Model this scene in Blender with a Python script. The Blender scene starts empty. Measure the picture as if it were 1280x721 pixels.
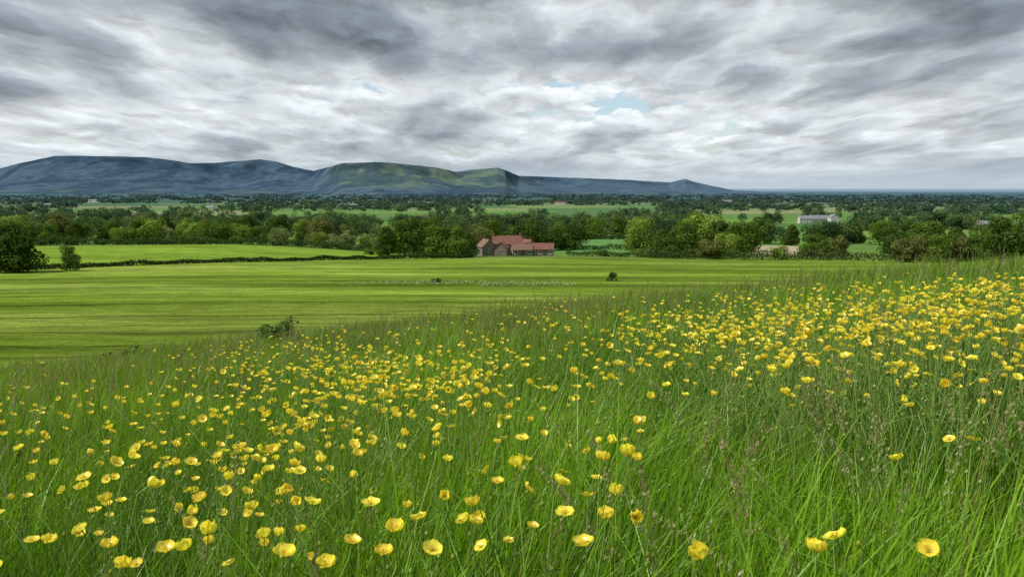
import bpy, math, numpy as np
from mathutils import Vector
rng=np.random.default_rng(7)
sc=bpy.context.scene
sc.view_settings.view_transform='Standard'; sc.view_settings.look='None'; sc.view_settings.exposure=0
EYE=0.85; F=960.0; TP=125.5/960.0; PITCH=math.atan(TP)

# ---------------------------------------------------------------- noise
def _h(i,j,s):
    n=(i.astype(np.int64)*374761393+j.astype(np.int64)*668265263+s*974634777)&0xffffffff
    n=((n^(n>>13))*1274126177)&0xffffffff
    return ((n^(n>>16))&0xffff)/65535.0
def vnoise(x,y,s=0):
    x=np.asarray(x,float); y=np.asarray(y,float)
    i=np.floor(x); j=np.floor(y); fx=x-i; fy=y-j
    fx=fx*fx*(3-2*fx); fy=fy*fy*(3-2*fy)
    a=_h(i,j,s);b=_h(i+1,j,s);c=_h(i,j+1,s);d=_h(i+1,j+1,s)
    return (a*(1-fx)+b*fx)*(1-fy)+(c*(1-fx)+d*fx)*fy
def fbm(x,y,s=0,o=4):
    t=0;a=.5;n=0
    for k in range(o):
        t=t+a*vnoise(x*2**k,y*2**k,s+k*17); n+=a; a*=.5
    return t/n
def sm(a,b,x):
    t=np.clip((x-a)/(b-a),0,1); return t*t*(3-2*t)
def mix(a,b,t):
    return a+(b-a)*t

# ---------------------------------------------------------------- terrain
VS=np.array([0,20,30,40,60,80,100,150,200,250,300,400,500,700,1000,1500,2000,3000,5000,9000,20000,90000.])
VZ=-np.array([4.6,6.0,7.2,8.6,10.6,12.2,13.6,16.8,19.8,23.0,26.0,29.5,32,35,38.5,42,45,50,58,66,72,78.])
def hillz(x,y):
    q=0.001*(y*y+0.25*x*x)
    return -EYE-0.117*y+0.113*x-q
def valz(x,y):
    s=np.sqrt(y*y+0.2*x*x)
    z=np.interp(s,VS,VZ)
    z=z+4.6*sm(20,110,-x)*sm(140,265,s)*(1-sm(330,480,s))
    return z+sm(60,130,s)*(1-sm(3000,6000,s))*0.9*(vnoise(x/70,y/45,5)-.5)
def G(x,y):
    x=np.asarray(x,float);y=np.asarray(y,float)
    a=hillz(x,y); b=valz(x,y); k=1.2
    h=np.clip(.5+.5*(a-b)/k,0,1)
    z=b*(1-h)+a*h+k*h*(1-h)
    r=np.sqrt(x*x+y*y)
    z=z+0.05*(vnoise(x*.5,y*.5,3)-.5)*sm(.5,3,r)*(1-sm(30,60,r))+0.35*(vnoise(x*.12,y*.12,9)-.5)*sm(3,12,r)*(1-sm(60,90,r))
    return z+EYE
def meadow(x,y):
    return sm(-.6,.6,hillz(x,y)-valz(x,y)+.9*(vnoise(x*.25,y*.25,8)-.5))

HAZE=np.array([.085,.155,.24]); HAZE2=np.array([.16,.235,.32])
def haze(c,r,L=11000.):  # aerial haze blended into the base colour with distance
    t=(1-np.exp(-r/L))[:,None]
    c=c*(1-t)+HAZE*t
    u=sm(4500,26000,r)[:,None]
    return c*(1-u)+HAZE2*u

CA=0.35; CU=260.; CV=170.
def cell(x,y):
    xw=x+30*np.sin(y/170.); yw=y+25*np.sin(x/210.)
    u=(xw*math.cos(CA)+yw*math.sin(CA))/CU; v=(-xw*math.sin(CA)+yw*math.cos(CA))/CV
    j=np.floor(v); u=u+_h(j,j*0,4)
    return u,v
def hedge2_y(x):
    return np.interp(x,[-260,-150,-105,-60,-40,0,60,200],[112,140,160,200,232,262,262,240])
def backline_y(x):
    return np.interp(x,[-400,-180,-100,-55,0],[235,262,280,292,275])
def ground_color(x,y):
    r=np.sqrt(x*x+y*y)
    n=len(x)
    pal=np.array([[.09,.17,.03],[.07,.14,.03],[.13,.21,.04],[.06,.12,.03],[.16,.20,.06],[.09,.16,.03],[.19,.21,.08],[.11,.20,.035]])
    u,v=cell(x,y)
    idx=(_h(np.floor(u),np.floor(v),11)*7.99).astype(int)
    c=pal[idx]
    c=c*(.88+.25*fbm(x/60,y/25,2)[:,None])
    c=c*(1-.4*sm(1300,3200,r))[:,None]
    by=hedge2_y(x)
    bf=(y<by)
    barley=np.array([.112,.172,.018])
    stripe=fbm(x/70+y/200,y/7.0,21,4); patch=fbm(x/55+3,y/22,27,3)
    bc=barley[None]*np.clip(.05+1.0*stripe[:,None]+.95*patch[:,None],.35,2)
    bc=bc*mix(np.array([1.,1,1]),np.array([1.28,1.08,1.9]),(sm(.5,.72,patch)*.7)[:,None])
    bc=bc*mix(.80,1.06,sm(38,110,y))[:,None]
    ph=(y-.10*x+6*np.sin(x/38.)+.0009*x*x)/15.
    tl=np.abs(ph%1-.5)
    bc=bc*(1+.14*np.sin(ph*3.14159+.6))[:,None]
    bc=bc*(1-.55*(1-sm(.02,.08,tl))*sm(.2,.45,fbm(x/25,y/8,91)))[:,None]
    tl2=np.abs((y-52-.16*x-4*np.sin(x/17.)))
    bc=bc*(1-.5*(1-sm(.5,1.6,tl2))*sm(.3,.5,fbm(x/6,y/4,92)))[:,None]
    c=np.where(bf[:,None],bc,c)
    f2=(y>=by)&(y<backline_y(x))&(x<-20)
    c=np.where(f2[:,None],np.array([.135,.215,.022])*(.7+.6*fbm(x/50,y/10,3)[:,None]),c)
    k=x/np.maximum(y,1)
    p=(k>.03)&(k<.2)&(y>265)&(y<470)
    c=np.where(p[:,None],np.where((y<330)[:,None],np.array([.095,.17,.035]),np.array([.09,.20,.05])),c)
    t=(k>.27)&(k<.40)&(y>300)&(y<400)
    c=np.where(t[:,None],np.array([.30,.26,.17]),c)
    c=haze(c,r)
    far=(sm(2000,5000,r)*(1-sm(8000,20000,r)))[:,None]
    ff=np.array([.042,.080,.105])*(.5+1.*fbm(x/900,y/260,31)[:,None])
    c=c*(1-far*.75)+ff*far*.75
    m=meadow(x,y)[:,None]*(r<160)[:,None]
    mc=np.array([.06,.11,.018])*(.7+.6*fbm(x*1.3,y*1.3,6)[:,None])
    return c*(1-m)+mc*m

# ---------------------------------------------------------------- mesh helpers
def build(name,V,Q,C=None,mats=(),smooth=True,mi=None,parent=None,link=True):
    V=np.asarray(V,np.float32).reshape(-1,3); Q=np.asarray(Q,np.int32).reshape(-1,4)
    me=bpy.data.meshes.new(name)
    me.vertices.add(len(V)); me.vertices.foreach_set('co',V.ravel())
    me.loops.add(Q.size); me.loops.foreach_set('vertex_index',Q.ravel())
    me.polygons.add(len(Q)); me.polygons.foreach_set('loop_start',np.arange(0,Q.size,4,dtype=np.int32))
    me.polygons.foreach_set('use_smooth',np.full(len(Q),smooth,dtype=bool))
    if mi is not None: me.polygons.foreach_set('material_index',np.asarray(mi,np.int32))
    for m in mats: me.materials.append(m)
    me.update(calc_edges=True)
    if C is not None:
        a=me.color_attributes.new('Col','FLOAT_COLOR','POINT')
        rgba=np.ones((len(V),4),np.float32); rgba[:,:3]=C
        a.data.foreach_set('color',rgba.ravel())
    ob=bpy.data.objects.new(name,me)
    if link: sc.collection.objects.link(ob)
    if parent: ob.parent=parent
    return ob
class Acc:
    def __init__(s): s.V=[];s.Q=[];s.C=[];s.n=0
    def add(s,V,Q,C):
        V=np.asarray(V,float).reshape(-1,3)
        C=np.broadcast_to(np.asarray(C,float),V.shape)
        s.V.append(V); s.Q.append(np.asarray(Q).reshape(-1,4)+s.n); s.C.append(C); s.n+=len(V)
    def done(s,name,mats,smooth=True):
        return build(name,np.concatenate(s.V),np.concatenate(s.Q),np.concatenate(s.C),mats,smooth)

def mat_new(name):
    m=bpy.data.materials.new(name); m.use_nodes=True
    nt=m.node_tree; nt.nodes.clear()
    return m,nt,nt.nodes,nt.links
def mat_leaf(name,transl=.35,rough=.55,gloss=.04,tint=(1.3,1.25,.6)):
    m,nt,N,L=mat_new(name)
    o=N.new('ShaderNodeOutputMaterial'); a=N.new('ShaderNodeAttribute'); a.attribute_name='Col'
    p=N.new('ShaderNodeBsdfDiffuse')
    t=N.new('ShaderNodeBsdfTranslucent'); mx=N.new('ShaderNodeMixShader'); mx.inputs[0].default_value=transl
    v=N.new('ShaderNodeVectorMath'); v.operation='MULTIPLY'; v.inputs[1].default_value=tint
    L.new(a.outputs['Color'],p.inputs[0]); L.new(a.outputs['Color'],v.inputs[0]); L.new(v.outputs[0],t.inputs['Color'])
    L.new(p.outputs[0],mx.inputs[1]); L.new(t.outputs[0],mx.inputs[2]); last=mx
    if gloss>0:
        g=N.new('ShaderNodeBsdfGlossy'); g.inputs['Roughness'].default_value=rough; m2=N.new('ShaderNodeMixShader'); m2.inputs[0].default_value=gloss
        L.new(mx.outputs[0],m2.inputs[1]); L.new(g.outputs[0],m2.inputs[2]); last=m2
    L.new(last.outputs[0],o.inputs[0])
    return m
M_grass=mat_leaf('grass_blades_mat',.40,.45,.03)
M_leaf=mat_leaf('foliage_mat',.28,.7,0,(1.2,1.2,.7))
M_petal=mat_leaf('petal_mat',.42,.3,.045,(1,1,.9))

def noise_mat(name,c1,c2,scale=5,rough=.85,bump=0.2,stretch=(1,1,1)):
    m,nt,N,L=mat_new(name)
    o=N.new('ShaderNodeOutputMaterial'); p=N.new('ShaderNodeBsdfPrincipled'); p.inputs['Roughness'].default_value=rough
    p.inputs['Specular IOR Level'].default_value=.2
    tc=N.new('ShaderNodeTexCoord'); mp=N.new('ShaderNodeMapping'); mp.inputs['Scale'].default_value=stretch
    n=N.new('ShaderNodeTexNoise'); n.inputs['Scale'].default_value=scale; n.inputs['Detail'].default_value=6
    r=N.new('ShaderNodeValToRGB'); r.color_ramp.elements[0].position=.35; r.color_ramp.elements[1].position=.68
    r.color_ramp.elements[0].color=(*c1,1); r.color_ramp.elements[1].color=(*c2,1)
    b=N.new('ShaderNodeBump'); b.inputs['Strength'].default_value=bump
    L.new(tc.outputs['Object'],mp.inputs[0]); L.new(mp.outputs[0],n.inputs['Vector']); L.new(n.outputs[0],r.inputs[0])
    L.new(r.outputs[0],p.inputs['Base Color']); L.new(n.outputs[0],b.inputs['Height']); L.new(b.outputs[0],p.inputs['Normal'])
    L.new(p.outputs[0],o.inputs[0]); return m
def brick_mat(name,c1,c2,mortar,scale=1.0):
    m,nt,N,L=mat_new(name)
    o=N.new('ShaderNodeOutputMaterial'); p=N.new('ShaderNodeBsdfPrincipled'); p.inputs['Roughness'].default_value=.9
    tc=N.new('ShaderNodeTexCoord'); mp=N.new('ShaderNodeMapping'); mp.inputs['Rotation'].default_value=(math.radians(90),0,0)
    b=N.new('ShaderNodeTexBrick'); b.inputs['Scale'].default_value=scale
    b.inputs['Color1'].default_value=(*c1,1); b.inputs['Color2'].default_value=(*c2,1); b.inputs['Mortar'].default_value=(*mortar,1)
    b.inputs['Brick Width'].default_value=.3; b.inputs['Row Height'].default_value=.1; b.inputs['Mortar Size'].default_value=.01
    n=N.new('ShaderNodeTexNoise'); n.inputs['Scale'].default_value=.8; n.inputs['Detail'].default_value=5
    mr=N.new('ShaderNodeMapRange'); mr.inputs['To Min'].default_value=.6; mr.inputs['To Max'].default_value=1.35
    mu=N.new('ShaderNodeVectorMath'); mu.operation='SCALE'
    L.new(tc.outputs['Object'],mp.inputs[0]); L.new(mp.outputs[0],b.inputs['Vector']); L.new(tc.outputs['Object'],n.inputs['Vector'])
    L.new(n.outputs[0],mr.inputs[0]); L.new(b.outputs['Color'],mu.inputs[0]); L.new(mr.outputs[0],mu.inputs['Scale'])
    L.new(mu.outputs[0],p.inputs['Base Color']); L.new(p.outputs[0],o.inputs[0]); return m

# ---------------------------------------------------------------- ground sheet
def polar_ground():
    fine=np.radians(np.arange(-54,54.01,.2)); coarse=np.radians(np.arange(58,306,4.))
    ang=np.concatenate([fine,coarse]); na=len(ang)
    rad=np.exp(np.linspace(math.log(.15),math.log(60000),1100)); nr=len(rad)
    A,R=np.meshgrid(ang,rad); X=(R*np.sin(A)).ravel(); Y=(R*np.cos(A)).ravel()
    Z=G(X,Y); C=ground_color(X,Y)
    i=np.arange(nr-1)[:,None]*na; j=np.arange(na)[None]; j2=(j+1)%na
    Q=np.stack([i+j,i+na+j,i+na+j2,i+j2],-1).reshape(-1,4)[:, ::-1]
    V=np.stack([X,Y,Z],1)
    m,nt,N,L=mat_new('ground_mat')
    o=N.new('ShaderNodeOutputMaterial'); a=N.new('ShaderNodeAttribute'); a.attribute_name='Col'
    p=N.new('ShaderNodeBsdfDiffuse')
    g=N.new('ShaderNodeNewGeometry')
    cur=a.outputs['Color']
    for sx,sy,amp in((.03,.30,.6),(.25,1.5,.8),(2.,6.,.9)):
        mp=N.new('ShaderNodeMapping'); mp.inputs['Scale'].default_value=(sx,sy,.01); mp.inputs['Rotation'].default_value=(0,0,.12)
        n=N.new('ShaderNodeTexNoise'); n.noise_dimensions='2D'; n.inputs['Scale'].default_value=1; n.inputs['Detail'].default_value=4; n.inputs['Distortion'].default_value=.4
        mr=N.new('ShaderNodeMapRange'); mr.inputs['From Min'].default_value=.25; mr.inputs['From Max'].default_value=.75
        mr.inputs['To Min'].default_value=1-amp*.5; mr.inputs['To Max'].default_value=1+amp*.5
        mu=N.new('ShaderNodeVectorMath'); mu.operation='SCALE'
        L.new(g.outputs['Position'],mp.inputs[0]); L.new(mp.outputs[0],n.inputs['Vector']); L.new(n.outputs[0],mr.inputs[0])
        L.new(cur,mu.inputs[0]); L.new(mr.outputs[0],mu.inputs['Scale']); cur=mu.outputs[0]
    L.new(cur,p.inputs[0]); L.new(p.outputs[0],o.inputs[0])
    Vc=np.concatenate([V,[[0,0,float(G(0,0))]]]); 
    Qc=[]
    c=len(V)
    for k in range(0,na-1,2): Qc.append([c,(k+2)%na,k+1,k])
    build('ground',Vc,np.concatenate([Q,np.array(Qc)]),np.concatenate([C,C[:1]]),[m])
polar_ground()

# ---------------------------------------------------------------- hills
def hills():
    px=[-700,-400,-200,-60,0,30,50,75,120,180,205,245,280,330,350,370,395,430,470,510,545,570,600,622,632,648,700,760,800,835,855,872,890,915,960]
    py=[232,226,220,216,213,205,201,196,196,197,199,205,204,200,203,209,214,205,203,206,210,215,212,210,213,220,222,224,226,228,224,229,233,238,240]
    pr=[11,11,11,11,11.5,11.5,11.5,11.5,11.5,11.5,11.5,11.5,12,12,12,12,11.5,9.5,9.2,9.2,9.5,10,10,10,10,11,12,12,12,12.5,12,12,12,12,12]
    K=np.linspace(-1.35,.32,1300); S=np.linspace(0,1,150)
    sx=K*F+640
    top=(235-np.interp(sx,px,py))/F
    top=top+.0010*(fbm(K*60,K*0,2,4)-.5)
    cr=np.interp(sx,px,pr)*1000
    kk,ss=np.meshgrid(K,S)
    crr=np.broadcast_to(cr,kk.shape); tt=np.broadcast_to(top,kk.shape)
    ygr=(crr-3600)+ss*4600
    X=kk*ygr; Y=ygr
    base=-66.
    crest=tt*crr-base
    t=np.clip(ss/.78,0,1)
    prof=.16*t+.30*sm(.15,.75,t)+.54*sm(.62,1.0,t)
    gul=fbm(X/620,Y/1400,41,6); 
    z=base+crest*prof*(1-.6*(1-sm(.8,1,t))*(gul-.35))
    z=np.where(ss>.78,base+crest*(1-.5*sm(.8,1,ss)),z)
    z=z+EYE; z[0]-=60
    X=X.ravel();Y=Y.ravel();Z=z.ravel()
    kf=kk.ravel(); sf=ss.ravel(); tf=t.ravel(); sxf=kf*F+640
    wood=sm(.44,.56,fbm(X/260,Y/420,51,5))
    c=mix(np.array([.052,.088,.128]),np.array([.032,.060,.095]),wood[:,None])  # cloud shade and blue haze painted into the hill colour; wood patches darker
    sunlit_green=(sm(400,440,sxf)*(1-sm(600,690,sxf))*sm(.3,.62,tf))*sm(.22,.5,fbm(X/700,Y/500,61,4)+.10)  # mask for the sunlit slope, its light painted as greener colour
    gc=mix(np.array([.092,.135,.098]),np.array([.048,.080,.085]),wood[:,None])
    c=mix(c,gc,(sunlit_green*.9)[:,None])
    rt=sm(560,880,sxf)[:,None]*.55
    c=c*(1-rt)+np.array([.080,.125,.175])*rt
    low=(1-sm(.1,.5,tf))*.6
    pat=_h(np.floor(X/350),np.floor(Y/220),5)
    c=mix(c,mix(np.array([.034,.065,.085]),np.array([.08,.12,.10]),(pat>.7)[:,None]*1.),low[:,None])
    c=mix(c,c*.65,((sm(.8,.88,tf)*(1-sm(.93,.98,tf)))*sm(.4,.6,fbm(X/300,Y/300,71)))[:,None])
    n=len(K); i=np.arange(len(S)-1)[:,None]*n; j=np.arange(n-1)[None]
    Q=np.stack([i+j,i+j+1,i+n+j+1,i+n+j],-1).reshape(-1,4)
    m,nt,N,L=mat_new('hills_mat')
    o=N.new('ShaderNodeOutputMaterial'); a=N.new('ShaderNodeAttribute'); a.attribute_name='Col'
    p=N.new('ShaderNodeBsdfDiffuse'); g=N.new('ShaderNodeNewGeometry')
    nn=N.new('ShaderNodeTexNoise'); nn.inputs['Scale'].default_value=.008; nn.inputs['Detail'].default_value=6
    mr=N.new('ShaderNodeMapRange'); mr.inputs['From Min'].default_value=.3; mr.inputs['From Max'].default_value=.7; mr.inputs['To Min'].default_value=.75; mr.inputs['To Max'].default_value=1.25
    mu=N.new('ShaderNodeVectorMath'); mu.operation='SCALE'
    L.new(g.outputs['Position'],nn.inputs['Vector']); L.new(nn.outputs[0],mr.inputs[0]); L.new(a.outputs['Color'],mu.inputs[0]); L.new(mr.outputs[0],mu.inputs['Scale'])
    L.new(mu.outputs[0],p.inputs[0]); L.new(p.outputs[0],o.inputs[0])
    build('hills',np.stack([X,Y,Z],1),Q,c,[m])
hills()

# ---------------------------------------------------------------- leaf masses / trees
def leaves(P,Nn,size,r):
    n=len(P)
    a=r.normal(size=(n,3)); a-=Nn*np.sum(a*Nn,1)[:,None]; a/=np.linalg.norm(a,axis=1)[:,None]+1e-9
    b=np.cross(Nn,a); s=size[:,None]
    e=r.uniform(.6,1.1,(n,4,1))
    V=np.stack([P-a*s*e[:,0],P-b*s*.7*e[:,1],P+a*s*e[:,2],P+b*s*.7*e[:,3]],1)
    return V.reshape(-1,3), np.arange(4*n).reshape(-1,4)
def crown(r,n,W,Ht,z0,nl=16,leaf=.4,conic=0.,loose=.12):
    zc=z0+(Ht-z0)*.46; rz=(Ht-z0)*.5
    d=r.normal(size=(nl,3)); d/=np.linalg.norm(d,axis=1)[:,None]
    rad=r.uniform(.35,.78,(nl,1))
    c=d*rad*np.array([W*.5,W*.5,rz]); 
    lr=r.uniform(.26,.5,nl)*min(W*.5,rz*1.1)
    c[0]=0; lr[0]=min(W*.5,rz)*.62
    ns=max(2,nl//4); an=r.uniform(0,6.28,ns); c[-ns:]=np.stack([np.cos(an)*W*.30,np.sin(an)*W*.30,-rz*.68*np.ones(ns)],1)
    shr=1-conic*np.clip((c[:,2]+rz)/(2*rz),0,1); c[:,0]*=shr; c[:,1]*=shr
    li=r.choice(nl,n,p=lr**2/np.sum(lr**2))
    dd=r.normal(size=(n,3)); dd[:,2]+=.25; dd/=np.linalg.norm(dd,axis=1)[:,None]
    q=r.uniform(.45,1,n)**.45+r.exponential(loose,n)*.5
    P=c[li]+dd*(lr[li]*q)[:,None]*np.array([1,1,.85])
    P[:,2]=P[:,2]+zc
    low=P[:,2]<z0*.4; P[low,2]=z0*.4+r.uniform(0,Ht*.14,low.sum())
    Nn=dd*.9+r.normal(size=(n,3))*.4; Nn/=np.linalg.norm(Nn,axis=1)[:,None]
    V,Q=leaves(P,Nn,leaf*r.uniform(.5,1.3,n),r)
    lb=r.uniform(.75,1.25,nl)[li]*r.uniform(.75,1.25,n)
    return V,Q,np.repeat(lb,4),c+np.array([0,0,zc])
def tube(pts,rads,sides=7):
    pts=np.asarray(pts,float); n=len(pts); V=[]
    for i in range(n):
        t=pts[min(i+1,n-1)]-pts[max(i-1,0)]; t/=np.linalg.norm(t)+1e-9
        a=np.cross(t,[0.3,1,.1]); a/=np.linalg.norm(a)+1e-9; b=np.cross(t,a)
        th=np.arange(sides)*2*math.pi/sides
        V.append(pts[i]+rads[i]*(np.cos(th)[:,None]*a+np.sin(th)[:,None]*b))
    V=np.concatenate(V); Q=[]
    for i in range(n-1):
        for k in range(sides):
            Q.append([i*sides+k,i*sides+(k+1)%sides,(i+1)*sides+(k+1)%sides,(i+1)*sides+k])
    return V,np.array(Q)
M_bark=noise_mat('bark_mat',(.05,.04,.03),(.13,.11,.08),6,.9,.5,(1,1,.2))
def tree_mesh(name,seed,Ht,W,trunk,n,leaf,col,conic=0.,nl=18):
    r=np.random.default_rng(seed)
    V,Q,lb,cc=crown(r,n,W,Ht,trunk,nl,leaf,conic)
    C=np.array(col)[None]*lb[:,None]; C[:,0]*=np.repeat(r.uniform(.85,1.2,len(C)//4),4)
    VV=[V];QQ=[Q];CC=[C];mi=[np.zeros(len(Q),int)];off=len(V)
    br=Ht*.026
    top=np.array([r.uniform(-.3,.3),r.uniform(-.3,.3),Ht*.75])
    tr=max(trunk,Ht*.12)
    parts=[tube([[0,0,-.6],[0,0,.3],[top[0]*.3,top[1]*.3,tr],[top[0]*.7,top[1]*.7,Ht*.5],top],[br*1.5,br*1.15,br*.8,br*.45,br*.12])]
    for c in cc[1:9]:
        s=np.array([top[0]*.3,top[1]*.3,tr*r.uniform(.85,1.5)])
        mid=(s+c)/2+np.array([0,0,-.3])
        parts.append(tube([s,mid,c],[br*.45,br*.28,br*.08],5))
    for v,q in parts:
        VV.append(v);QQ.append(q+off);CC.append(np.tile([.08,.07,.05],(len(v),1)));mi.append(np.ones(len(q),int));off+=len(v)
    ob=build(name,np.concatenate(VV),np.concatenate(QQ),np.concatenate(CC),[M_leaf,M_bark],False,np.concatenate(mi),link=False)
    me=ob.data; bpy.data.objects.remove(ob); return me
PROT={}
cols={'dark':(.065,.115,.022),'mid':(.105,.18,.030),'light':(.18,.26,.045),'olive':(.13,.15,.045),'pale':(.22,.29,.11)}
sd=100
for key,c in cols.items():
    PROT[key]=[]
    for v in range(3):
        sd+=1
        PROT[key].append(tree_mesh('tree_'+key,sd,12,[12,14.5,10][v],[1.0,.7,.9][v],4400,.38,c,[0.1,0,.3][v],[20,26,16][v]))
bushm=[tree_mesh('bush_m',300+i,3,3.8,.1,1500,.17,cols[k]) for i,k in enumerate(['dark','mid','light'])]
conif=[tree_mesh('conifer_m',320,14,5.5,.8,2600,.34,(.035,.06,.024),.85,22)]
def wx(sx,Y): return (sx-640)/F*Y
NAMES={'dark':'oak_tree','mid':'ash_tree','light':'maple_tree','olive':'beech_tree','pale':'willow_tree'}
def put(me,name,sx,Y,Ht,wf=1.,ref=12.):
    ob=bpy.data.objects.new(name,me); sc.collection.objects.link(ob)
    x=wx(sx,Y); z=float(G(x,Y)); s=Ht/ref
    ob.location=(x,Y,z-.25*s); w=s*wf*rng.uniform(.92,1.1)
    ob.scale=(w,w*rng.uniform(.9,1.1),s); ob.rotation_euler=(0,0,rng.uniform(0,6.28)); return ob
def T(kind,sx,Y,Ht,wf=1.):
    put(PROT[kind][rng.integers(3)],NAMES[kind],sx,Y,Ht*1.05,wf)
T('dark',14,155,12.4,1.0);T('dark',-35,165,13.,1.1);T('dark',-90,172,12);T('mid',85,160,5.6,.9)
for sx,h,k in [(30,10,'dark'),(62,10,'mid'),(95,11.5,'dark'),(128,10,'dark'),(150,9,'light'),(172,10,'mid'),(190,11,'light'),(212,9,'pale'),(238,9.5,'light'),(262,11,'mid'),(275,9,'mid'),(300,9,'light'),(322,7.5,'mid'),(350,8.5,'pale'),(374,7,'dark'),(398,8.5,'light'),(415,7,'pale'),(436,9,'pale'),(455,8,'mid'),(-20,11,'mid'),(-70,12,'dark'),(-130,12,'mid')]:
    x=wx(sx,285); Yb=float(backline_y(np.array([x]))[0])+rng.uniform(4,14); T(k,sx,Yb,h*rng.uniform(.75,1.05),1.0)
for sx in range(-100,460,30):
    x=wx(sx,300); Yb=float(backline_y(np.array([x]))[0])+rng.uniform(30,70); T(['dark','mid','light','olive'][rng.integers(4)],sx+rng.uniform(-8,8),Yb,rng.uniform(9,14))
for sx,Y,h,k,w in [(484,268,12.,'dark',.85),(505,290,14,'mid',.8),(522,284,14,'dark',.9),(548,264,11.5,'mid',1.1),(572,262,11,'mid',1.0),(588,280,9,'dark',.8),(560,300,15,'dark',1),(535,310,15,'mid',1),(600,325,12,'olive',1),(615,345,15,'mid',1),(658,340,16,'dark',.9),(640,350,14,'dark',1),(690,345,13,'dark',.8),(718,350,15,'dark',.85),(700,372,13,'mid',.9),(745,470,14,'mid',1)]:
    T(k,sx,Y,h,w)
for sx,Y,h,k,w in [(800,335,15,'light',.85),(772,480,15,'mid',.9),(828,300,12,'dark',1),(838,268,9,'dark',1.1),(862,272,14,'mid',1),(880,290,16,'light',1),(900,282,15.5,'dark',.95),(918,276,13,'mid',1),(905,262,9,'light',1),(886,255,7,'olive',1.2),(940,300,14,'mid',1),(850,320,15,'dark',1),(870,335,17,'mid',1),(930,330,15,'dark',1),(990,400,13,'dark',.9),
  (1015,262,9,'mid',1.1),(1048,262,9.5,'olive',1),(1035,272,8,'mid',1),(975,258,5,'light',1.2),(1130,238,8.5,'olive',1.1),(1152,240,9.5,'olive',1.1),(1175,236,9,'mid',1.1),(1200,238,9.5,'olive',1),(1222,236,9,'mid',1.1),(1118,300,12,'dark',1),(1165,310,15,'mid',1),(1140,330,14,'dark',1),(1195,300,14,'dark',1),(1225,290,13,'mid',1),
  (1257,205,13.5,'dark',.95),(1282,212,14.5,'mid',1),(1240,235,11,'dark',1),(1320,205,13,'dark',1),(1360,215,13,'mid',1),(1420,225,13,'dark',1),(1068,420,14,'dark',1),(1100,400,14,'mid',1),(1030,420,13,'mid',1),(950,420,15,'dark',1)]:
    T(k,sx,Y,h,w)
put(conif[0],'conifer_tree',1172,380,22,1,14); put(conif[0],'conifer_tree',1163,395,19,1,14); put(conif[0],'conifer_tree',945,430,16,1,14); put(conif[0],'conifer_tree',498,300,16,1,14)
put(bushm[0],'hawthorn_bush',766,128,2.0,.8,3); put(bushm[0],'hawthorn_bush',548,122,1.0,1,3); put(bushm[1],'hawthorn_bush',541,123,.8,1,3)
for sx,Y,h in [(462,262,3.2),(475,258,3),(586,262,3),(755,275,3),(800,270,3.4),(818,262,4)]:
    put(bushm[rng.integers(3)],'hawthorn_bush',sx,Y,h,1.2,3)

# distant trees (one object)
def far_trees():
    acc=Acc(); r=np.random.default_rng(5)
    n=6800
    th=r.uniform(-.85,.85,n); R=np.exp(r.uniform(math.log(370),math.log(7500),n))
    X=R*np.sin(th);Y=R*np.cos(th)
    u,v=cell(X,Y)
    wood=_h(np.floor(u),np.floor(v),77)<.20
    e=r.random(n)<.72
    dv=(np.round(v)-v)*CV; du=(np.round(u)-u)*CU
    du=np.where(e,0,du); dv=np.where(e,dv,0)
    du=np.where(wood,0,du); dv=np.where(wood,0,dv)
    X=X+du*math.cos(CA)-dv*math.sin(CA)+r.normal(size=n)*4; Y=Y+du*math.sin(CA)+dv*math.cos(CA)+r.normal(size=n)*4
    R=np.hypot(X,Y)
    sx=640+F*X/np.maximum(Y,1)
    gap=fbm(X/120,Y/240,55,3)
    ok=(Y>330)&((gap>.42)|wood)
    ok&=~((sx>690)&(sx<800)&(Y<480))
    ok&=~((sx>900)&(sx<1025)&(Y<410))
    ok&=~((sx>1060)&(sx<1115)&(Y<400))
    ok&=~((sx>975)&(sx<1060)&(Y>640)&(Y<905))
    ok&=~((sx>600)&(sx<820)&(Y>1100)&(Y<1900))
    ok&=~((sx>380)&(sx<540)&(Y>850)&(Y<1300))
    ok&=~((sx>100)&(sx<280)&(Y>1400)&(Y<2300))
    ok&=~((sx<470)&(Y<380))
    X=X[ok];Y=Y[ok];R=R[ok]
    Z=G(X,Y)
    base=np.array([[.042,.082,.020],[.062,.112,.024],[.09,.15,.032],[.036,.068,.022],[.11,.155,.038]])
    for x,y,z,d in zip(X,Y,Z,R):
        big=sm(900,3000,d)
        H=r.uniform(9,16)*(1-.1*big); W=H*r.uniform(.85,1.35)*(1+3.2*big)
        pxh=H*F/d
        nl=int(np.clip(pxh*pxh*1.6*(1+1.5*big),24,900))
        leaf=np.clip(1.5*math.sqrt(H*W/nl),.35,9)*.7
        V,Q,lb,_=crown(r,nl,W,H,H*.06,10 if d<1200 else 7,leaf)
        if big>.1:   # widen into a short run of hedgerow trees
            V[:,0]*=1+.8*big
        c=base[r.integers(5)]*r.uniform(.8,1.2)
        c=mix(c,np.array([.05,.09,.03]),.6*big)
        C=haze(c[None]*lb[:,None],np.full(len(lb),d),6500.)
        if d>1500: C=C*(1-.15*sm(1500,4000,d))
        acc.add(V+np.array([x,y,z-.3]),Q,C)
    acc.done('distant_trees',[M_leaf],False)
far_trees()

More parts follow.
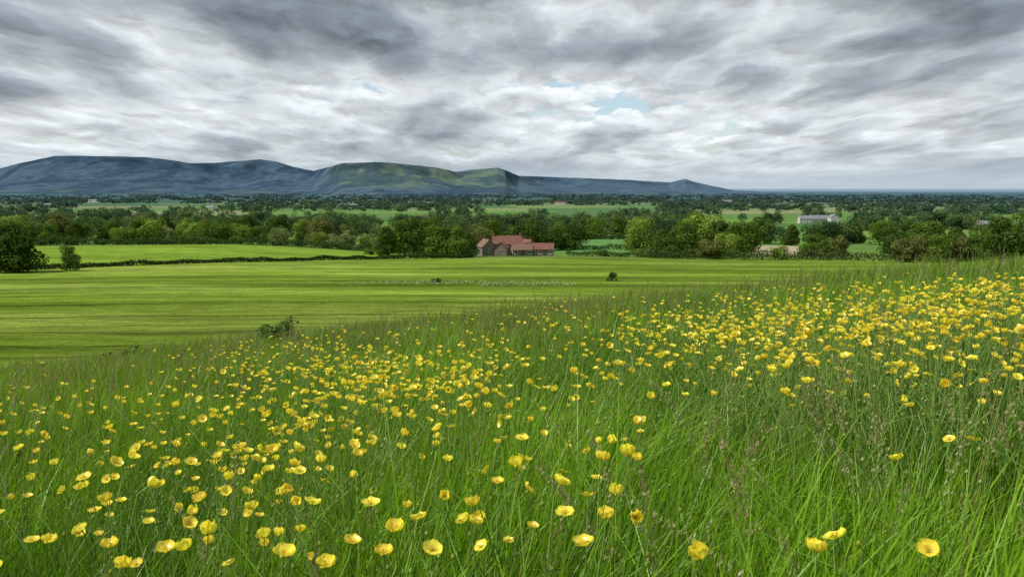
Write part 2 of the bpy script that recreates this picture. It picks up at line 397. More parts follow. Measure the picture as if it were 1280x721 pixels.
# hedges
def hedge(name,pts,h,w,col,dens=26,leaf=.28):
    r=np.random.default_rng(len(name)+abs(int(pts[0][0])))
    pts=np.array(pts,float); acc=Acc()
    for a,b in zip(pts[:-1],pts[1:]):
        L=np.hypot(*(b-a)); n=int(L*dens)
        t=r.random(n); xy=a+(b-a)*t[:,None]; 
        hh=h*(.55+.9*vnoise(xy[:,0]*.25,xy[:,1]*.25,5))
        nrm=np.array([-(b-a)[1],(b-a)[0]])/L
        ph=r.uniform(0,math.pi,n); q=r.uniform(.6,1.05,n)
        off=np.cos(ph)*w*q; zz=np.sin(ph)**.6*hh*q
        x=xy[:,0]+nrm[0]*off; y=xy[:,1]+nrm[1]*off
        P=np.stack([x,y,G(x,y)+zz],1)
        Nn=np.stack([nrm[0]*np.cos(ph),nrm[1]*np.cos(ph),np.sin(ph)],1)+r.normal(size=(n,3))*.5
        Nn/=np.linalg.norm(Nn,axis=1)[:,None]
        V,Q=leaves(P,Nn,leaf*r.uniform(.6,1.3,n),r)
        acc.add(V,Q,np.repeat(np.array(col)*r.uniform(.7,1.3,(n,1)),4,0))
    acc.done(name,[M_leaf],False)
hx=np.linspace(-190,-40,16)
hedge('hedge',[(a,float(hedge2_y(np.array([a]))[0])) for a in hx],1.0,.8,(.045,.075,.02),110,.24)
hedge('hedge',[(-40,232),(-18,252),(-14,262)],1.2,.9,(.045,.075,.02),110,.24)
hx=np.linspace(-210,-50,16)
hedge('hedge',[(a,float(backline_y(np.array([a]))[0])+1) for a in hx],2.6,1.6,(.06,.10,.028),50,.35)
hedge('hedge',[(20,282),(32,276),(46,262),(60,250)],2.2,1.0,(.045,.08,.02),55,.28)
hedge('hedge',[(10,352),(40,345),(62,335)],2.4,1.0,(.04,.075,.02),45,.35)
hedge('hedge',[(18,470),(80,460)],3.4,1.6,(.04,.075,.02),45,.45)
hedge('hedge',[(75,250),(110,245),(160,238)],3.0,1.3,(.08,.115,.035),45,.35)
hedge('hedge',[(46,262),(62,258),(75,250)],3.0,1.3,(.07,.11,.03),45,.35)

# ---------------------------------------------------------------- buildings
M_brick=brick_mat('red_brick_mat',(.24,.12,.085),(.19,.095,.07),(.26,.23,.2))
M_brown=brick_mat('brown_brick_mat',(.22,.165,.12),(.17,.125,.095),(.24,.21,.18))
M_tile=noise_mat('pantile_mat',(.12,.055,.042),(.21,.095,.07),1.6,.8,.4,(1,4,1))
M_tile2=noise_mat('weathered_pantile_mat',(.13,.08,.06),(.22,.135,.10),1.2,.8,.4,(1,4,1))
M_slate=noise_mat('slate_mat',(.14,.15,.16),(.24,.25,.27),1.5,.7,.3)
M_white=noise_mat('render_wall_mat',(.42,.41,.38),(.55,.54,.50),1.2,.8,.1)
M_frame=noise_mat('window_frame_mat',(.7,.7,.68),(.8,.8,.78),3,.5,.05)
M_glass,_nt,_N,_L=mat_new('window_glass_mat')
_o=_N.new('ShaderNodeOutputMaterial');_p=_N.new('ShaderNodeBsdfPrincipled');_p.inputs['Base Color'].default_value=(.03,.035,.04,1);_p.inputs['Roughness'].default_value=.1;_L.new(_p.outputs[0],_o.inputs[0])
M_door=noise_mat('door_mat',(.05,.07,.05),(.09,.11,.08),3,.5,.1)
BQ=np.array([[0,3,2,1],[4,5,6,7],[0,1,5,4],[1,2,6,5],[2,3,7,6],[3,0,4,7]])
def box(name,c,s,mat,par):
    x,y,z=c;a,b,h=s[0]/2,s[1]/2,s[2]/2
    V=[[x-a,y-b,z-h],[x+a,y-b,z-h],[x+a,y+b,z-h],[x-a,y+b,z-h],[x-a,y-b,z+h],[x+a,y-b,z+h],[x+a,y+b,z+h],[x-a,y+b,z+h]]
    return build(name,V,BQ,None,[mat],False,parent=par)
def gable(par,pre,cx,cy,w,d,hw,hr,wall,roof,alongx=True,wins=(3,1),chim=True,door=True):
    def P(a,b,z): return (cx+a,cy+b,z) if alongx else (cx-b,cy+a,z)
    a,b=w/2,d/2
    V=[P(-a,-b,-1.5),P(a,-b,-1.5),P(a,b,-1.5),P(-a,b,-1.5),P(-a,-b,hw),P(a,-b,hw),P(a,b,hw),P(-a,b,hw),P(-a,0,hw+hr),P(a,0,hw+hr)]
    me=bpy.data.meshes.new(pre+'walls')
    me.from_pydata(V,[],[(0,1,5,4),(2,3,7,6),(1,2,6,9,5),(3,0,4,8,7),(4,5,9,8),(6,7,8,9)]); me.materials.append(wall)
    o=bpy.data.objects.new(pre+'walls',me); sc.collection.objects.link(o); o.parent=par
    ov=.3; sl=hr/b; th=.14
    R=[];RQ=[]
    for sgn in(-1,1):
        k=len(R)
        e=b+ov
        pts=[P(-a-.2,sgn*e,hw-sl*ov+.04),P(a+.2,sgn*e,hw-sl*ov+.04),P(a+.2,0,hw+hr+.04),P(-a-.2,0,hw+hr+.04)]
        R+=pts+[(p[0],p[1],p[2]+th) for p in pts]
        RQ+=[[k+q for q in f] for f in BQ.tolist()]
    build(pre+'roof',R,RQ,None,[roof],False,parent=par)
    def bx(nm,aa,bb,z,sa,sb,sz,m):
        c=P(aa,bb,z); box(pre+nm,c,(sa,sb,sz) if alongx else (sb,sa,sz),m,par)
    nx,nf=wins
    for f in range(nf):
        for i in range(nx):
            aa=-a+w*(i+.5)/nx; z=1.5+2.6*f
            if door and f==0 and i==nx//2:
                bx('door',aa,-b-.02,1.0,1.0,.08,2.05,M_door); continue
            bx('window_frame',aa,-b-.02,z,1.15,.08,1.25,M_frame); bx('window',aa,-b-.05,z,.95,.06,1.05,M_glass)
            bx('sill',aa,-b-.08,z-.70,1.3,.18,.1,M_frame)
    for s in(-1,1):
        c=P(s*(a+.02),0,hw*.62); box(pre+'gable_frame',c,(.08,1.,1.1) if alongx else (1.,.08,1.1),M_frame,par)
        c=P(s*(a+.05),0,hw*.62); box(pre+'gable_window',c,(.06,.8,.9) if alongx else (.8,.06,.9),M_glass,par)
    if chim:
        for s in(-1,1):
            bx('chimney',s*(a-.6),0,hw+hr+.35,.65,.9,1.6,wall); bx('chimney_pot',s*(a-.6),0,hw+hr+1.3,.25,.25,.35,roof)
def building(name,sx,Y,rot):
    e=bpy.data.objects.new(name,None); sc.collection.objects.link(e)
    x=wx(sx,Y); e.location=(x,Y,float(G(x,Y))); e.rotation_euler=(0,0,rot); return e
e=building('brick_farmhouse',634,300,.10)
gable(e,'main_',0,0,11.5,6.5,4.8,2.9,M_brick,M_tile,True,(5,2))
e=building('brick_barn',608,290,.30)
gable(e,'',0,0,8.5,5.5,3.6,2.6,M_brown,M_tile2,False,(2,1),False)
e=building('brick_cottage',627,288,-.15)
gable(e,'',0,0,6.0,4.6,3.2,1.9,M_brown,M_tile,False,(2,1),False)
e=building('brick_outbuilding',652,288,.18)
gable(e,'',0,0,7.5,4.6,2.5,1.8,M_brick,M_tile2,True,(3,1),False)
e=building('brick_stable',678,290,-.08)
gable(e,'',0,0,8.5,5.2,2.7,2.0,M_brick,M_tile,True,(4,1),False)
e=building('brick_granary',660,304,.45)
gable(e,'',0,0,7,5,3.8,2.4,M_brown,M_tile,False,(2,1),False)
for nm,sx,Y,w,d,hw,hr,wl,rf,ax in [('white_farmhouse',1005,800,13,7,5,3,M_white,M_slate,True),('white_barn',1022,810,20,9,4.5,3.5,M_white,M_slate,True),('white_barn',1040,800,11,8,6,3,M_white,M_slate,False),
   ('stone_house',1230,640,13,7,4.5,3,M_brown,M_slate,True),
   ('white_barn',437,1700,30,12,5,4,M_white,M_slate,True),('white_barn',122,2600,45,14,6,4,M_white,M_slate,True),('white_barn',264,1500,18,9,5,3,M_white,M_slate,True),
   ('stone_barn',60,1800,25,10,5,3,M_brown,M_slate,True),('white_barn',905,2400,40,12,6,4,M_white,M_slate,True),('stone_barn',700,2100,30,10,5,4,M_white,M_tile,True)]:
    e=building(nm,sx,Y,rng.uniform(-.3,.3)); gable(e,'',0,0,w,d,hw,hr,wl,rf,ax,(4,1),hw<=5 and w<15)

# ---------------------------------------------------------------- meadow grass
def blades(x,y,h,w,lean,levels,col,r,acc,curl=.5):
    n=len(x); z=G(x,y)
    yaw=r.uniform(0,2*math.pi,n); bd=r.uniform(0,2*math.pi,n)
    bx=np.cos(bd)*lean+.08; by=np.sin(bd)*lean
    t=np.linspace(0,1,levels)[None,:]
    cu=r.uniform(0.0,curl,n)[:,None]
    hx=h[:,None]*bx[:,None]*(t+1.2*t**2.5); hy=h[:,None]*by[:,None]*(t+1.2*t**2.5)
    lm=np.hypot(bx,by)[:,None]
    hz=h[:,None]*(t-lm*cu*t**3-.25*lm*t**2)
    wd=w[:,None]*np.sqrt(np.clip(1-t**1.8,0.004,1))*.5
    px=np.cos(yaw)[:,None]*wd; py=np.sin(yaw)[:,None]*wd
    cx=x[:,None]+hx; cy=y[:,None]+hy; cz=z[:,None]+hz-.01
    L=np.stack([cx-px,cy-py,cz],-1); R=np.stack([cx+px,cy+py,cz],-1)
    V=np.stack([L,R],2).reshape(-1,3)
    b=(np.arange(n)*levels*2)[:,None]+(np.arange(levels-1)*2)[None]
    Q=np.stack([b,b+1,b+3,b+2],-1).reshape(-1,4)
    tt=np.broadcast_to(t,(n,levels))[...,None]
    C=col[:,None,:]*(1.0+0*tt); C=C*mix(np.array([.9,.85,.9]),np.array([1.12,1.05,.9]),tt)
    C=np.repeat(C.reshape(-1,3),2,0)
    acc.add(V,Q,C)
def scat(r,r0,r1,dens,margin=1.0):
    ymax=r1; xm=.85*r1+margin
    n=int(dens*2*xm*(ymax+.4)); x=r.uniform(-xm,xm,n); y=r.uniform(-.4,ymax,n)
    d=np.hypot(x,y); k=(d>=r0)&(d<r1)&(np.abs(x)<.8*np.maximum(y,0)+margin)
    x=x[k];y=y[k]; m=meadow(x,y); k=r.random(len(x))<m
    return x[k],y[k]
def gcol(x,y,r):
    n=len(x); d=np.hypot(x,y)
    g1=np.array([.130,.32,.011]); g2=np.array([.215,.39,.020]); ol=np.array([.155,.22,.038]); br=np.array([.25,.20,.09]); dk=np.array([.068,.175,.010])
    c=mix(g1,g2,r.random((n,1)))
    p=fbm(x*.55,y*.55,12); far=sm(3,14,d); p2=fbm(x*1.6,y*1.6,33,3)
    c=mix(c,dk,(sm(.47,.66,p2)*.85)[:,None])
    c=mix(c,ol,(np.clip(.0+.55*far+(p-.5)*1.0,0,.85)*r.uniform(.3,1,n))[:,None])
    isb=r.random(n)<(.02+.13*far*sm(.4,.65,p))
    c=np.where(isb[:,None],br*r.uniform(.7,1.2,(n,1)),c)
    return c*r.uniform(.68,1.25,(n,1))
acc=Acc(); r=np.random.default_rng(11)
for r0,r1,dens,lev,w,hm in [(.25,2.6,4300,6,.0040,.38),(2.6,6,1900,4,.0060,.37),(6,14,600,4,.011,.36),(14,30,190,3,.022,.36),(30,60,50,3,.05,.38)]:
    x,y=scat(r,r0,r1,dens); n=len(x)
    cl=fbm(x*1.1,y*1.1,4)
    hv=hm*r.uniform(.40,1.25,n)*(.35+1.3*cl)*np.where(r.random(n)<.05,1.25,1.)
    ww=w*r.uniform(.5,1.3,n)*np.where(r.random(n)<.08,1.7,1.)
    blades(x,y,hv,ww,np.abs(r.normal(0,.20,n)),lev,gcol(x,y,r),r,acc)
acc.done('meadow_grass',[M_grass])

# seed-head grasses
def seedheads():
    acc=Acc(); r=np.random.default_rng(13)
    X=[];Y=[];K=[]
    for r0,r1,dens in[(.7,3,26),(3,8,22),(8,18,11),(18,45,2.6)]:
        x,y=scat(r,r0,r1,dens); k=r.random(len(x))<(.08+1.3*sm(.42,.66,fbm(x*.4,y*.4,12))); X.append(x[k]);Y.append(y[k]);K.append(np.zeros(k.sum()))
    nb=44; X.append(r.uniform(.25,1.25,nb)); Y.append(r.uniform(.95,2.1,nb)); K.append(np.ones(nb))
    X.append(r.uniform(-.9,.3,10)); Y.append(r.uniform(1.0,1.7,10)); K.append(np.ones(10))
    x=np.concatenate(X);y=np.concatenate(Y);kd=np.concatenate(K);n=len(x);d=np.hypot(x,y)
    h=r.uniform(.40,.70,n)*(1-.15*sm(8,25,d)); h=np.where(kd>0,r.uniform(.38,.58,n),h); w=np.clip(d*.0006,.0012,.012)
    ln=r.normal(.05,.16,n); ln2=r.uniform(-.12,.12,n); z=G(x,y); ln=np.where(kd>0,r.normal(-.1,.3,n),ln)
    col=mix(np.array([.26,.20,.11]),np.array([.26,.32,.12]),r.random((n,1)))
    col=np.where(kd[:,None]>0,mix(np.array([.30,.36,.17]),np.array([.27,.25,.14]),r.random((n,1))),col)
    t=np.linspace(0,1,6)
    for i in range(n):
        p=np.stack([x[i]+ln[i]*h[i]*t**2,y[i]+ln2[i]*h[i]*t**2,z[i]+h[i]*t],1)
        wd=w[i]*.5
        V=np.stack([p-[wd,0,0],p+[wd,0,0]],1).reshape(-1,3); b=np.arange(5)*2
        acc.add(V,np.stack([b,b+1,b+3,b+2],-1),col[i])
        big=kd[i]>0
        ns=90 if big else (30 if d[i]<6 else 7)
        s=r.uniform(.74,1.02,ns); P=np.stack([x[i]+ln[i]*h[i]*s**2,y[i]+ln2[i]*h[i]*s**2,z[i]+h[i]*s],1)
        sp=(1.03-s)*(.05 if big else .11)+.003
        P=P+np.stack([r.normal(size=ns)*sp*.6,r.normal(size=ns)*sp*.6,r.uniform(-.3,.5,ns)*sp],1)
        a=np.array([.3,.1,1.])+r.normal(size=(ns,3))*.3; a/=np.linalg.norm(a,axis=1)[:,None]
        sz=(.0045 if d[i]<6 else .007)*max(1,d[i]/16)
        Nn=r.normal(size=(ns,3)); b2=np.cross(a,Nn); b2/=np.linalg.norm(b2,axis=1)[:,None]
        V=np.stack([P-a*sz,P-b2*sz*.35,P+a*sz,P+b2*sz*.35],1).reshape(-1,3)
        acc.add(V,np.arange(4*ns).reshape(-1,4),col[i]*np.array([1.12,.97,.95]))
    acc.done('seed_head_grass',[M_grass],False)
seedheads()

# ---------------------------------------------------------------- buttercups
def flower_tpl(cup,r):
    V=[];Q=[];C=[]
    vs=np.array([.06,.3,.6,.85,1.0]); wv=np.array([.10,.36,.60,.60,.36]); us=np.linspace(-1,1,5)
    for k in range(5):
        a0=k*2*math.pi/5+r.normal()*.06; cp=cup*r.uniform(.85,1.15); o=len(V)
        for i,v in enumerate(vs):
            for u in us:
                lat=u*wv[i]; rr=v*(1-.42*cp*v)-.10*u*u*v*v
                zz=cp*.85*v**1.5+.10*u*u*v+.045*u+.02*math.sin(7*u+k)*v
                V.append([rr*math.cos(a0)-lat*math.sin(a0),rr*math.sin(a0)+lat*math.cos(a0),zz])
                C.append(np.array([.94,.82,.08])*(1-.16*(v<.35)))
        for i in range(4):
            for j in range(4):
                q=o+i*5+j; Q.append([q,q+5,q+6,q+1])
    for k in range(26):
        a=r.uniform(0,6.28); r1=r.uniform(.14,.34); o=len(V); z1=r.uniform(.16,.30)
        ca,sa=math.cos(a),math.sin(a)
        for (rr,zz,w) in((.08,.05,.012),(r1,z1,.014),(r1*1.06,z1+.09,.04)):
            V+= [[rr*ca-w*sa,rr*sa+w*ca,zz],[rr*ca+w*sa,rr*sa-w*ca,zz]]; C+=[np.array([.75,.45,.02])]*2
        Q+=[[o,o+1,o+3,o+2],[o+2,o+3,o+5,o+4]]
    o=len(V); 
    for i,(rr,zz) in enumerate(((.15,.03),(.13,.14),(.07,.21),(.01,.23))):
        for k in range(6): V.append([rr*math.cos(k*1.047),rr*math.sin(k*1.047),zz]); C.append(np.array([.35,.42,.05]))
    for i in range(3):
        for k in range(6): Q.append([o+i*6+k,o+i*6+(k+1)%6,o+i*6+6+(k+1)%6,o+i*6+6+k])
    return np.array(V),np.array(Q),np.array(C)
def buttercups():
    r=np.random.default_rng(21)
    tpl=[flower_tpl(c,r) for c in(.35,.5,.6,.75,.95,1.25)]
    G_=[(420,452,105,30,560),(330,505,90,34,150),(520,480,80,30,230),(640,455,60,34,120),(900,415,85,24,420),(1040,400,100,18,470),(1180,390,80,18,350),(1250,362,45,10,150),(800,432,55,30,150),
        (665,384,34,12,120),(960,374,70,10,130),(1120,375,60,10,120),(140,530,90,50,80),(290,600,100,40,54),(540,590,100,36,36),(670,630,60,34,24),(50,500,60,40,50),(480,650,90,26,14),(1180,440,90,24,100),(960,465,90,20,80),(740,540,60,36,22),
        (1100,520,140,40,8),(310,430,55,12,50),(250,645,100,36,24),(100,650,80,36,14),(-60,560,80,60,30),(1340,410,60,40,100),(400,560,70,26,44)]
    near_pts=[(330,672),(355,697),(390,633),(480,695),(540,687),(592,633),(652,548),(655,576),(660,615),(735,622),(757,648),(730,686),(706,646),(440,680),(302,562),(133,627),(62,678),(97,670),(548,537),(505,545),(770,622),(875,702),(1045,674),(1160,694),(1020,690),(785,571),(260,668),(137,686),(494,664),(700,605),(622,604),(374,590),(443,560),(186,556),(24,562),(408,712),(594,658),(556,622)]
    sx=[];sy=[]
    for a,b,c,d,n in G_:
        sx.append(r.normal(a,c,n)); sy.append(r.normal(b,d,n))
    nn=sum(len(q) for q in sx)
    npn=np.array(near_pts,float); sx.append(npn[:,0]); sy.append(npn[:,1])
    sx=np.concatenate(sx);sy=np.concatenate(sy); n=len(sx)
    h=r.uniform(.38,.60,n); h[nn:]=r.uniform(.50,.59,n-nn)
    dx=(sx-640)/F; dv=(360.5-sy)/F; cp,sp=math.cos(PITCH),math.sin(PITCH)
    D=np.stack([dx,cp+dv*sp,-sp+dv*cp],1)
    ts=np.exp(np.linspace(math.log(.45),math.log(26),270))
    X=D[:,0:1]*ts; Y=D[:,1:2]*ts; Z=EYE+D[:,2:3]*ts
    hit=Z<=G(X,Y)+h[:,None]
    ok=hit.any(1)&(~hit[:,0]); ii=hit.argmax(1)
    near=X[np.arange(n),ii],Y[np.arange(n),ii]
    clump=fbm(near[0]*1.9,near[1]*1.5,66,3); keepr=r.random(n)
    fa=Acc(); k=0
    def stem(p0,mid,p3,sr,g,nrm=None):
        pm=(mid+p3)/2+np.array([r.normal()*.008,r.normal()*.008,0.0])+(p3-mid)*.08
        if nrm is not None: pm=pm-nrm*.01; pts=[p0,mid,pm,p3-nrm*.018,p3]
        else: pts=[p0,mid,pm,(pm+p3)/2,p3]
        v,q=tube(pts,[sr*1.5,sr*1.2,sr,sr*.9,sr*.9],4); fa.add(v,q,g)
    for i in range(n):
        if not ok[i]: continue
        x,y=near[0][i],near[1][i]; d=math.hypot(x,y)
        if d<.52 or meadow(np.array([x]),np.array([y]))[0]<.4: continue
        if i<nn and (keepr[i]>.22+1.0*float(sm(.36,.60,clump[i])) or d<.62): continue
        z=float(G(x,y))+h[i]
        V,Q,C=tpl[r.integers(6)]
        R=r.uniform(.0095,.0148)*(1+.28*sm(2,6,d))
        if i>=nn: R=r.uniform(.0125,.0155)
        az=r.uniform(0,6.28); tilt=abs(r.normal(0,.42))+(.6 if r.random()<.15 else 0)
        nrm=np.array([math.sin(tilt)*math.cos(az),math.sin(tilt)*math.sin(az),math.cos(tilt)])
        a=np.cross(nrm,[.2,.9,.3]); a/=np.linalg.norm(a); b=np.cross(nrm,a)
        sp_=r.uniform(0,6.28); a,b=a*math.cos(sp_)+b*math.sin(sp_),-a*math.sin(sp_)+b*math.cos(sp_)
        M=np.stack([a,b,nrm]); P=np.array([x,y,z])
        fa.add(V*R@M+P,Q,C*np.array([1,r.uniform(.93,1.06),1]))
        if d<14:
            bx_,by_=x+r.normal()*.08-.02,y+r.normal()*.08
            z0=float(G(bx_,by_)); sr=max(.0010,d*.00036)
            g=np.array([.26,.40,.085])*r.uniform(.75,1.25)
            mid=np.array([bx_*.65+x*.35,by_*.65+y*.35,z0+h[i]*.55])
            p0=np.array([bx_,by_,z0]); stem(p0,mid,P-nrm*.001,sr,g,nrm)
            nb=(r.random()<.7)+(r.random()<.4) if d<7 else 0
            for _ in range(nb):
                tip=mid+np.array([r.normal()*.08,r.normal()*.08,r.uniform(.05,.19)])
                stem(mid,mid*.7+tip*.3+[0,0,.01],tip,sr*.9,g)
                th=r.uniform(.003,.0048)
                v,q=tube([tip-[0,0,th*.3],tip+[0,0,th*.3],tip+[0,0,th*1.2],tip+[0,0,th*2]],[th*.3,th,th*.9,th*.15],6)
                fa.add(v,q,[.35,.38,.04] if r.random()<.4 else g)
        k+=1
    x,y=scat(r,.7,4.5,46)
    for i in range(len(x)):
        d=math.hypot(x[i],y[i]); z0=float(G(x[i],y[i])); hh=r.uniform(.3,.54); sr=max(.0009,d*.0003)
        p0=np.array([x[i],y[i],z0]); p3=p0+[r.normal()*.14,r.normal()*.14,hh]
        stem(p0,(p0+p3)/2+[r.normal()*.015,0,.01],p3,sr,np.array([.22,.33,.07])*r.uniform(.7,1.3))
    print('flowers',k)
    fa.done('buttercup_flowers',[M_petal])
buttercups()

# ---------------------------------------------------------------- broadleaf weeds at the field edge, cow parsley
def weed(name,sx,Y,H,W,n,leaf,col):
    r=np.random.default_rng(int(sx)); x=wx(sx,Y); z=float(G(x,Y)); acc=Acc()
    V,Q,lb,cc=crown(r,n,W,H,.08,12,leaf,.1,.2); acc.add(V+[x,Y,z],Q,np.array(col)*lb[:,None])
    for c in cc:
        v,q=tube([[0,0,0],c*np.array([.5,.5,.6]),c+[0,0,H*.2]],[.012,.01,.005],4); acc.add(v+[x,Y,z],q,[.08,.13,.04])
    acc.done(name,[M_leaf],False)
weed('nettle_patch',335,19,.85,1.0,700,.05,(.07,.13,.03)); weed('nettle_patch',352,19.5,.95,.8,500,.05,(.07,.14,.03)); weed('dock_plant',157,22,.7,1.2,500,.06,(.10,.2,.04)); weed('dock_plant',120,21,.5,.9,300,.06,(.10,.2,.04))
def parsley():
    r=np.random.default_rng(3); n=650; sx=r.normal(530,70,n); Y=118+r.normal(size=n)*3+ (sx-530)*.02
    k=r.random(n)<.35; sx=np.where(k,r.uniform(600,720,n),sx); Y=np.where(k,112+r.normal(size=n)*3,Y)
    x=wx(sx,Y); z=G(x,Y)+r.uniform(.1,.5,n)
    P=np.stack([x,Y,z],1); Nn=np.array([0,-.3,1.])+r.normal(size=(n,3))*.3; Nn/=np.linalg.norm(Nn,axis=1)[:,None]
    V,Q=leaves(P,Nn,r.uniform(.05,.13,n),r); acc=Acc(); acc.add(V,Q,[.5,.55,.4])
    for i in range(n):
        v=np.array([[x[i]-.01,Y[i],z[i]-.6],[x[i]+.01,Y[i],z[i]-.6],[x[i]+.01,Y[i],z[i]],[x[i]-.01,Y[i],z[i]]]); acc.add(v,[[0,1,2,3]],[.1,.16,.05])
    acc.done('cow_parsley',[M_leaf],False)
parsley()

# ---------------------------------------------------------------- world
SUN_EL=math.radians(52); SUN_AZ=math.radians(-104)   # azimuth from +Y towards +X
w=bpy.data.worlds.new('World'); sc.world=w; w.use_nodes=True
nt=w.node_tree; N=nt.nodes; L=nt.links; N.clear()
out=N.new('ShaderNodeOutputWorld'); bg=N.new('ShaderNodeBackground'); bg.inputs[1].default_value=.1
sky=N.new('ShaderNodeTexSky'); sky.sky_type='NISHITA'; sky.sun_disc=False; sky.sun_elevation=SUN_EL; sky.sun_rotation=SUN_AZ
tc=N.new('ShaderNodeTexCoord'); sep=N.new('ShaderNodeSeparateXYZ'); L.new(tc.outputs['Generated'],sep.inputs[0])
def mth(op,a,b=None,c=None,clamp=False):
    m=N.new('ShaderNodeMath'); m.operation=op; m.use_clamp=clamp
    for i,v in enumerate((a,b,c)):
        if v is None: continue
        if isinstance(v,(int,float)): m.inputs[i].default_value=v
        else: L.new(v,m.inputs[i])
    return m.outputs[0]
def comb(a,b,c=0.0):
    m=N.new('ShaderNodeCombineXYZ')
    for i,q in enumerate((a,b,c)):
        if isinstance(q,(int,float)): m.inputs[i].default_value=q
        else: L.new(q,m.inputs[i])
    return m.outputs[0]
def noi(vec,scale,det,rough,dist=0.,):
    n=N.new('ShaderNodeTexNoise'); n.noise_dimensions='2D'; n.inputs['Scale'].default_value=scale; n.inputs['Detail'].default_value=det; n.inputs['Roughness'].default_value=rough; n.inputs['Distortion'].default_value=dist
    L.new(vec,n.inputs['Vector']); return n.outputs[0]
def vor(vec,scale,det):
    n=N.new('ShaderNodeTexVoronoi'); n.voronoi_dimensions='2D'; n.feature='F1'; n.normalize=True; n.inputs['Scale'].default_value=scale; n.inputs['Detail'].default_value=det; n.inputs['Roughness'].default_value=.5
    L.new(vec,n.inputs['Vector']); return n.outputs['Distance']
def smooth(x,a,b,lo=0.,hi=1.):
    m=N.new('ShaderNodeMapRange'); m.interpolation_type='SMOOTHSTEP'; m.inputs['From Min'].default_value=a; m.inputs['From Max'].default_value=b; m.inputs['To Min'].default_value=lo; m.inputs['To Max'].default_value=hi
    L.new(x,m.inputs[0]); return m.outputs[0]
zc=mth('MAXIMUM',sep.outputs[2],0.0)
den=mth('ADD',zc,.06)
dp=mth('POWER',den,.5)
u=mth('DIVIDE',sep.outputs[0],dp); v=mth('MULTIPLY',mth('LOGARITHM',den,2.718),-1.12)
u=mth('ADD',u,mth('MULTIPLY',mth('LESS_THAN',sep.outputs[1],0.0),7.3))
wn=N.new('ShaderNodeTexNoise'); wn.noise_dimensions='2D'; wn.inputs['Scale'].default_value=5; wn.inputs['Detail'].default_value=4; wn.inputs['Roughness'].default_value=.6
base=comb(u,v,0.); L.new(base,wn.inputs['Vector'])
ws=N.new('ShaderNodeVectorMath'); ws.operation='MULTIPLY_ADD'; ws.inputs[1].default_value=(.14,.17,0)
L.new(wn.outputs['Color'],ws.inputs[0]); L.new(base,ws.inputs[2]); p1=ws.outputs[0]
ad=N.new('ShaderNodeVectorMath'); ad.operation='ADD'; ad.inputs[1].default_value=(.018,-.05,0); L.new(p1,ad.inputs[0]); p2=ad.outputs[0]
def density(p):
    a=noi(p,2.2,6,.56); c=vor(p,4.6,2.0)
    return mth('SUBTRACT',mth('ADD',a,.18),mth('MULTIPLY',c,.50))
A=density(p1); B=density(p2)
big=noi(comb(mth('ADD',mth('MULTIPLY',u,.6),4.7),mth('MULTIPLY',v,2.0)),.85,2,.5)
dens=mth('ADD',mth('MULTIPLY',A,.66),mth('MULTIPLY',big,.44))
dens=mth('ADD',dens,smooth(zc,.07,.22,-.065,.018))
def blob(kx,kz,sx_,sz_):
    gx=mth('MULTIPLY',mth('SUBTRACT',mth('DIVIDE',sep.outputs[0],mth('MAXIMUM',sep.outputs[1],.05)),kx),sx_)
    gz=mth('MULTIPLY',mth('SUBTRACT',zc,kz),sz_)
    g=mth('EXPONENT',mth('MULTIPLY',mth('ADD',mth('MULTIPLY',gx,gx),mth('MULTIPLY',gz,gz)),-1.0))
    return mth('MULTIPLY',g,smooth(sep.outputs[1],.0,.4))
dens=mth('SUBTRACT',dens,mth('MULTIPLY',blob(-.14,.116,9.,45.),.085))
dens=mth('SUBTRACT',dens,mth('MULTIPLY',blob(.02,.128,14.,60.),.05))
dens=mth('ADD',dens,mth('MULTIPLY',blob(-.50,.20,3.,14.),.065))
dens=mth('ADD',dens,mth('MULTIPLY',blob(.12,.22,4.,22.),.045))
dens=mth('ADD',dens,mth('MULTIPLY',blob(.40,.10,3.5,26.),.035))
rel=mth('SUBTRACT',A,B)
ramp=N.new('ShaderNodeValToRGB'); cr=ramp.color_ramp; cr.interpolation='LINEAR'
stops=[(.40,(.80,.85,.88)),(.46,(.75,.80,.83)),(.515,(.64,.695,.73)),(.57,(.49,.54,.585)),(.63,(.34,.385,.43)),(.72,(.215,.255,.30))]
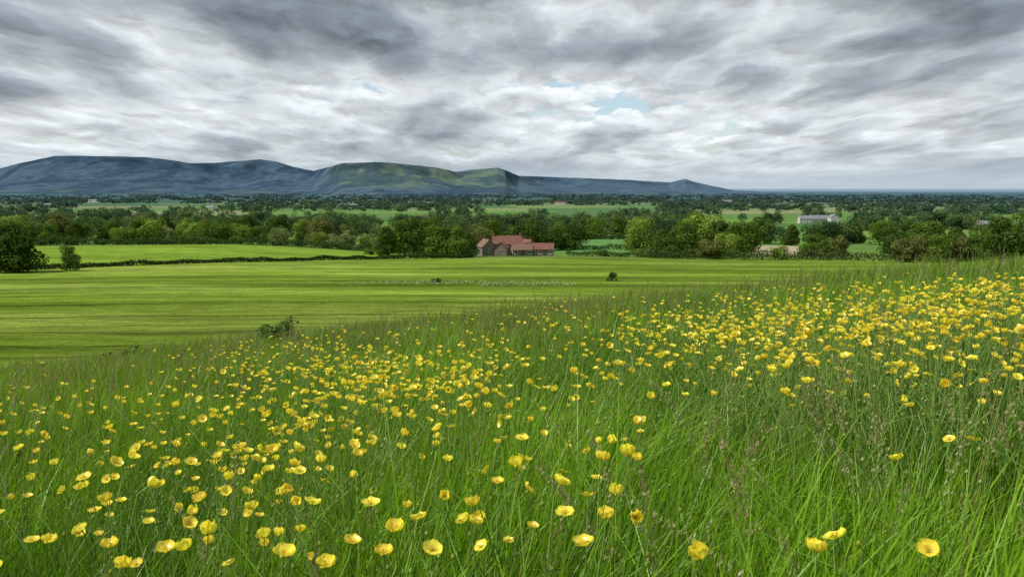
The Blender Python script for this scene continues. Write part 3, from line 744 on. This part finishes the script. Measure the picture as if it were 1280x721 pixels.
cr.elements[0].position=stops[0][0]; cr.elements[0].color=(*stops[0][1],1); cr.elements[1].position=stops[-1][0]; cr.elements[1].color=(*stops[-1][1],1)
for p,c in stops[1:-1]:
    e=cr.elements.new(p); e.color=(*c,1)
L.new(dens,ramp.inputs[0])
gain=mth('ADD',1.0,mth('MULTIPLY',rel,2.5)); gain=mth('MINIMUM',mth('MAXIMUM',gain,.68),1.35)
def vscale(c,s):
    m=N.new('ShaderNodeVectorMath'); m.operation='SCALE'; L.new(c,m.inputs[0])
    if isinstance(s,(int,float)): m.inputs['Scale'].default_value=s
    else: L.new(s,m.inputs['Scale'])
    return m.outputs[0]
cl=vscale(ramp.outputs[0],gain)
def cmix(f,a,b):
    m=N.new('ShaderNodeMix'); m.data_type='RGBA'
    L.new(f,m.inputs[0])
    for s,v_ in((6,a),(7,b)):
        if isinstance(v_,tuple): m.inputs[s].default_value=v_
        else: L.new(v_,m.inputs[s])
    return m.outputs[2]
hz=smooth(zc,.0,.06,.9,0.)
cl=cmix(hz,cl,(.50,.58,.65,1))
cl10=vscale(cl,10.)
blue=smooth(dens,.36,.425,.0,1.)
blue=mth('MAXIMUM',blue,smooth(zc,.03,.07,1.,0.))
col=cmix(blue,vscale(sky.outputs[0],1.5),cl10)
L.new(col,bg.inputs[0]); L.new(bg.outputs[0],out.inputs[0])

sl=bpy.data.lights.new('sun','SUN'); sl.energy=4.9; sl.angle=math.radians(3); sl.color=(1,.95,.86)
so=bpy.data.objects.new('sun',sl); sc.collection.objects.link(so)
d=Vector((math.sin(SUN_AZ)*math.cos(SUN_EL),math.cos(SUN_AZ)*math.cos(SUN_EL),math.sin(SUN_EL)))
so.rotation_euler=(d).to_track_quat('Z','Y').to_euler()

cam=bpy.data.cameras.new('camera'); cam.lens=27; cam.sensor_width=36; cam.clip_start=.05; cam.clip_end=100000
co=bpy.data.objects.new('camera',cam); sc.collection.objects.link(co); co.location=(0,0,EYE)
co.rotation_euler=(math.radians(90)-PITCH,0,0); sc.camera=co
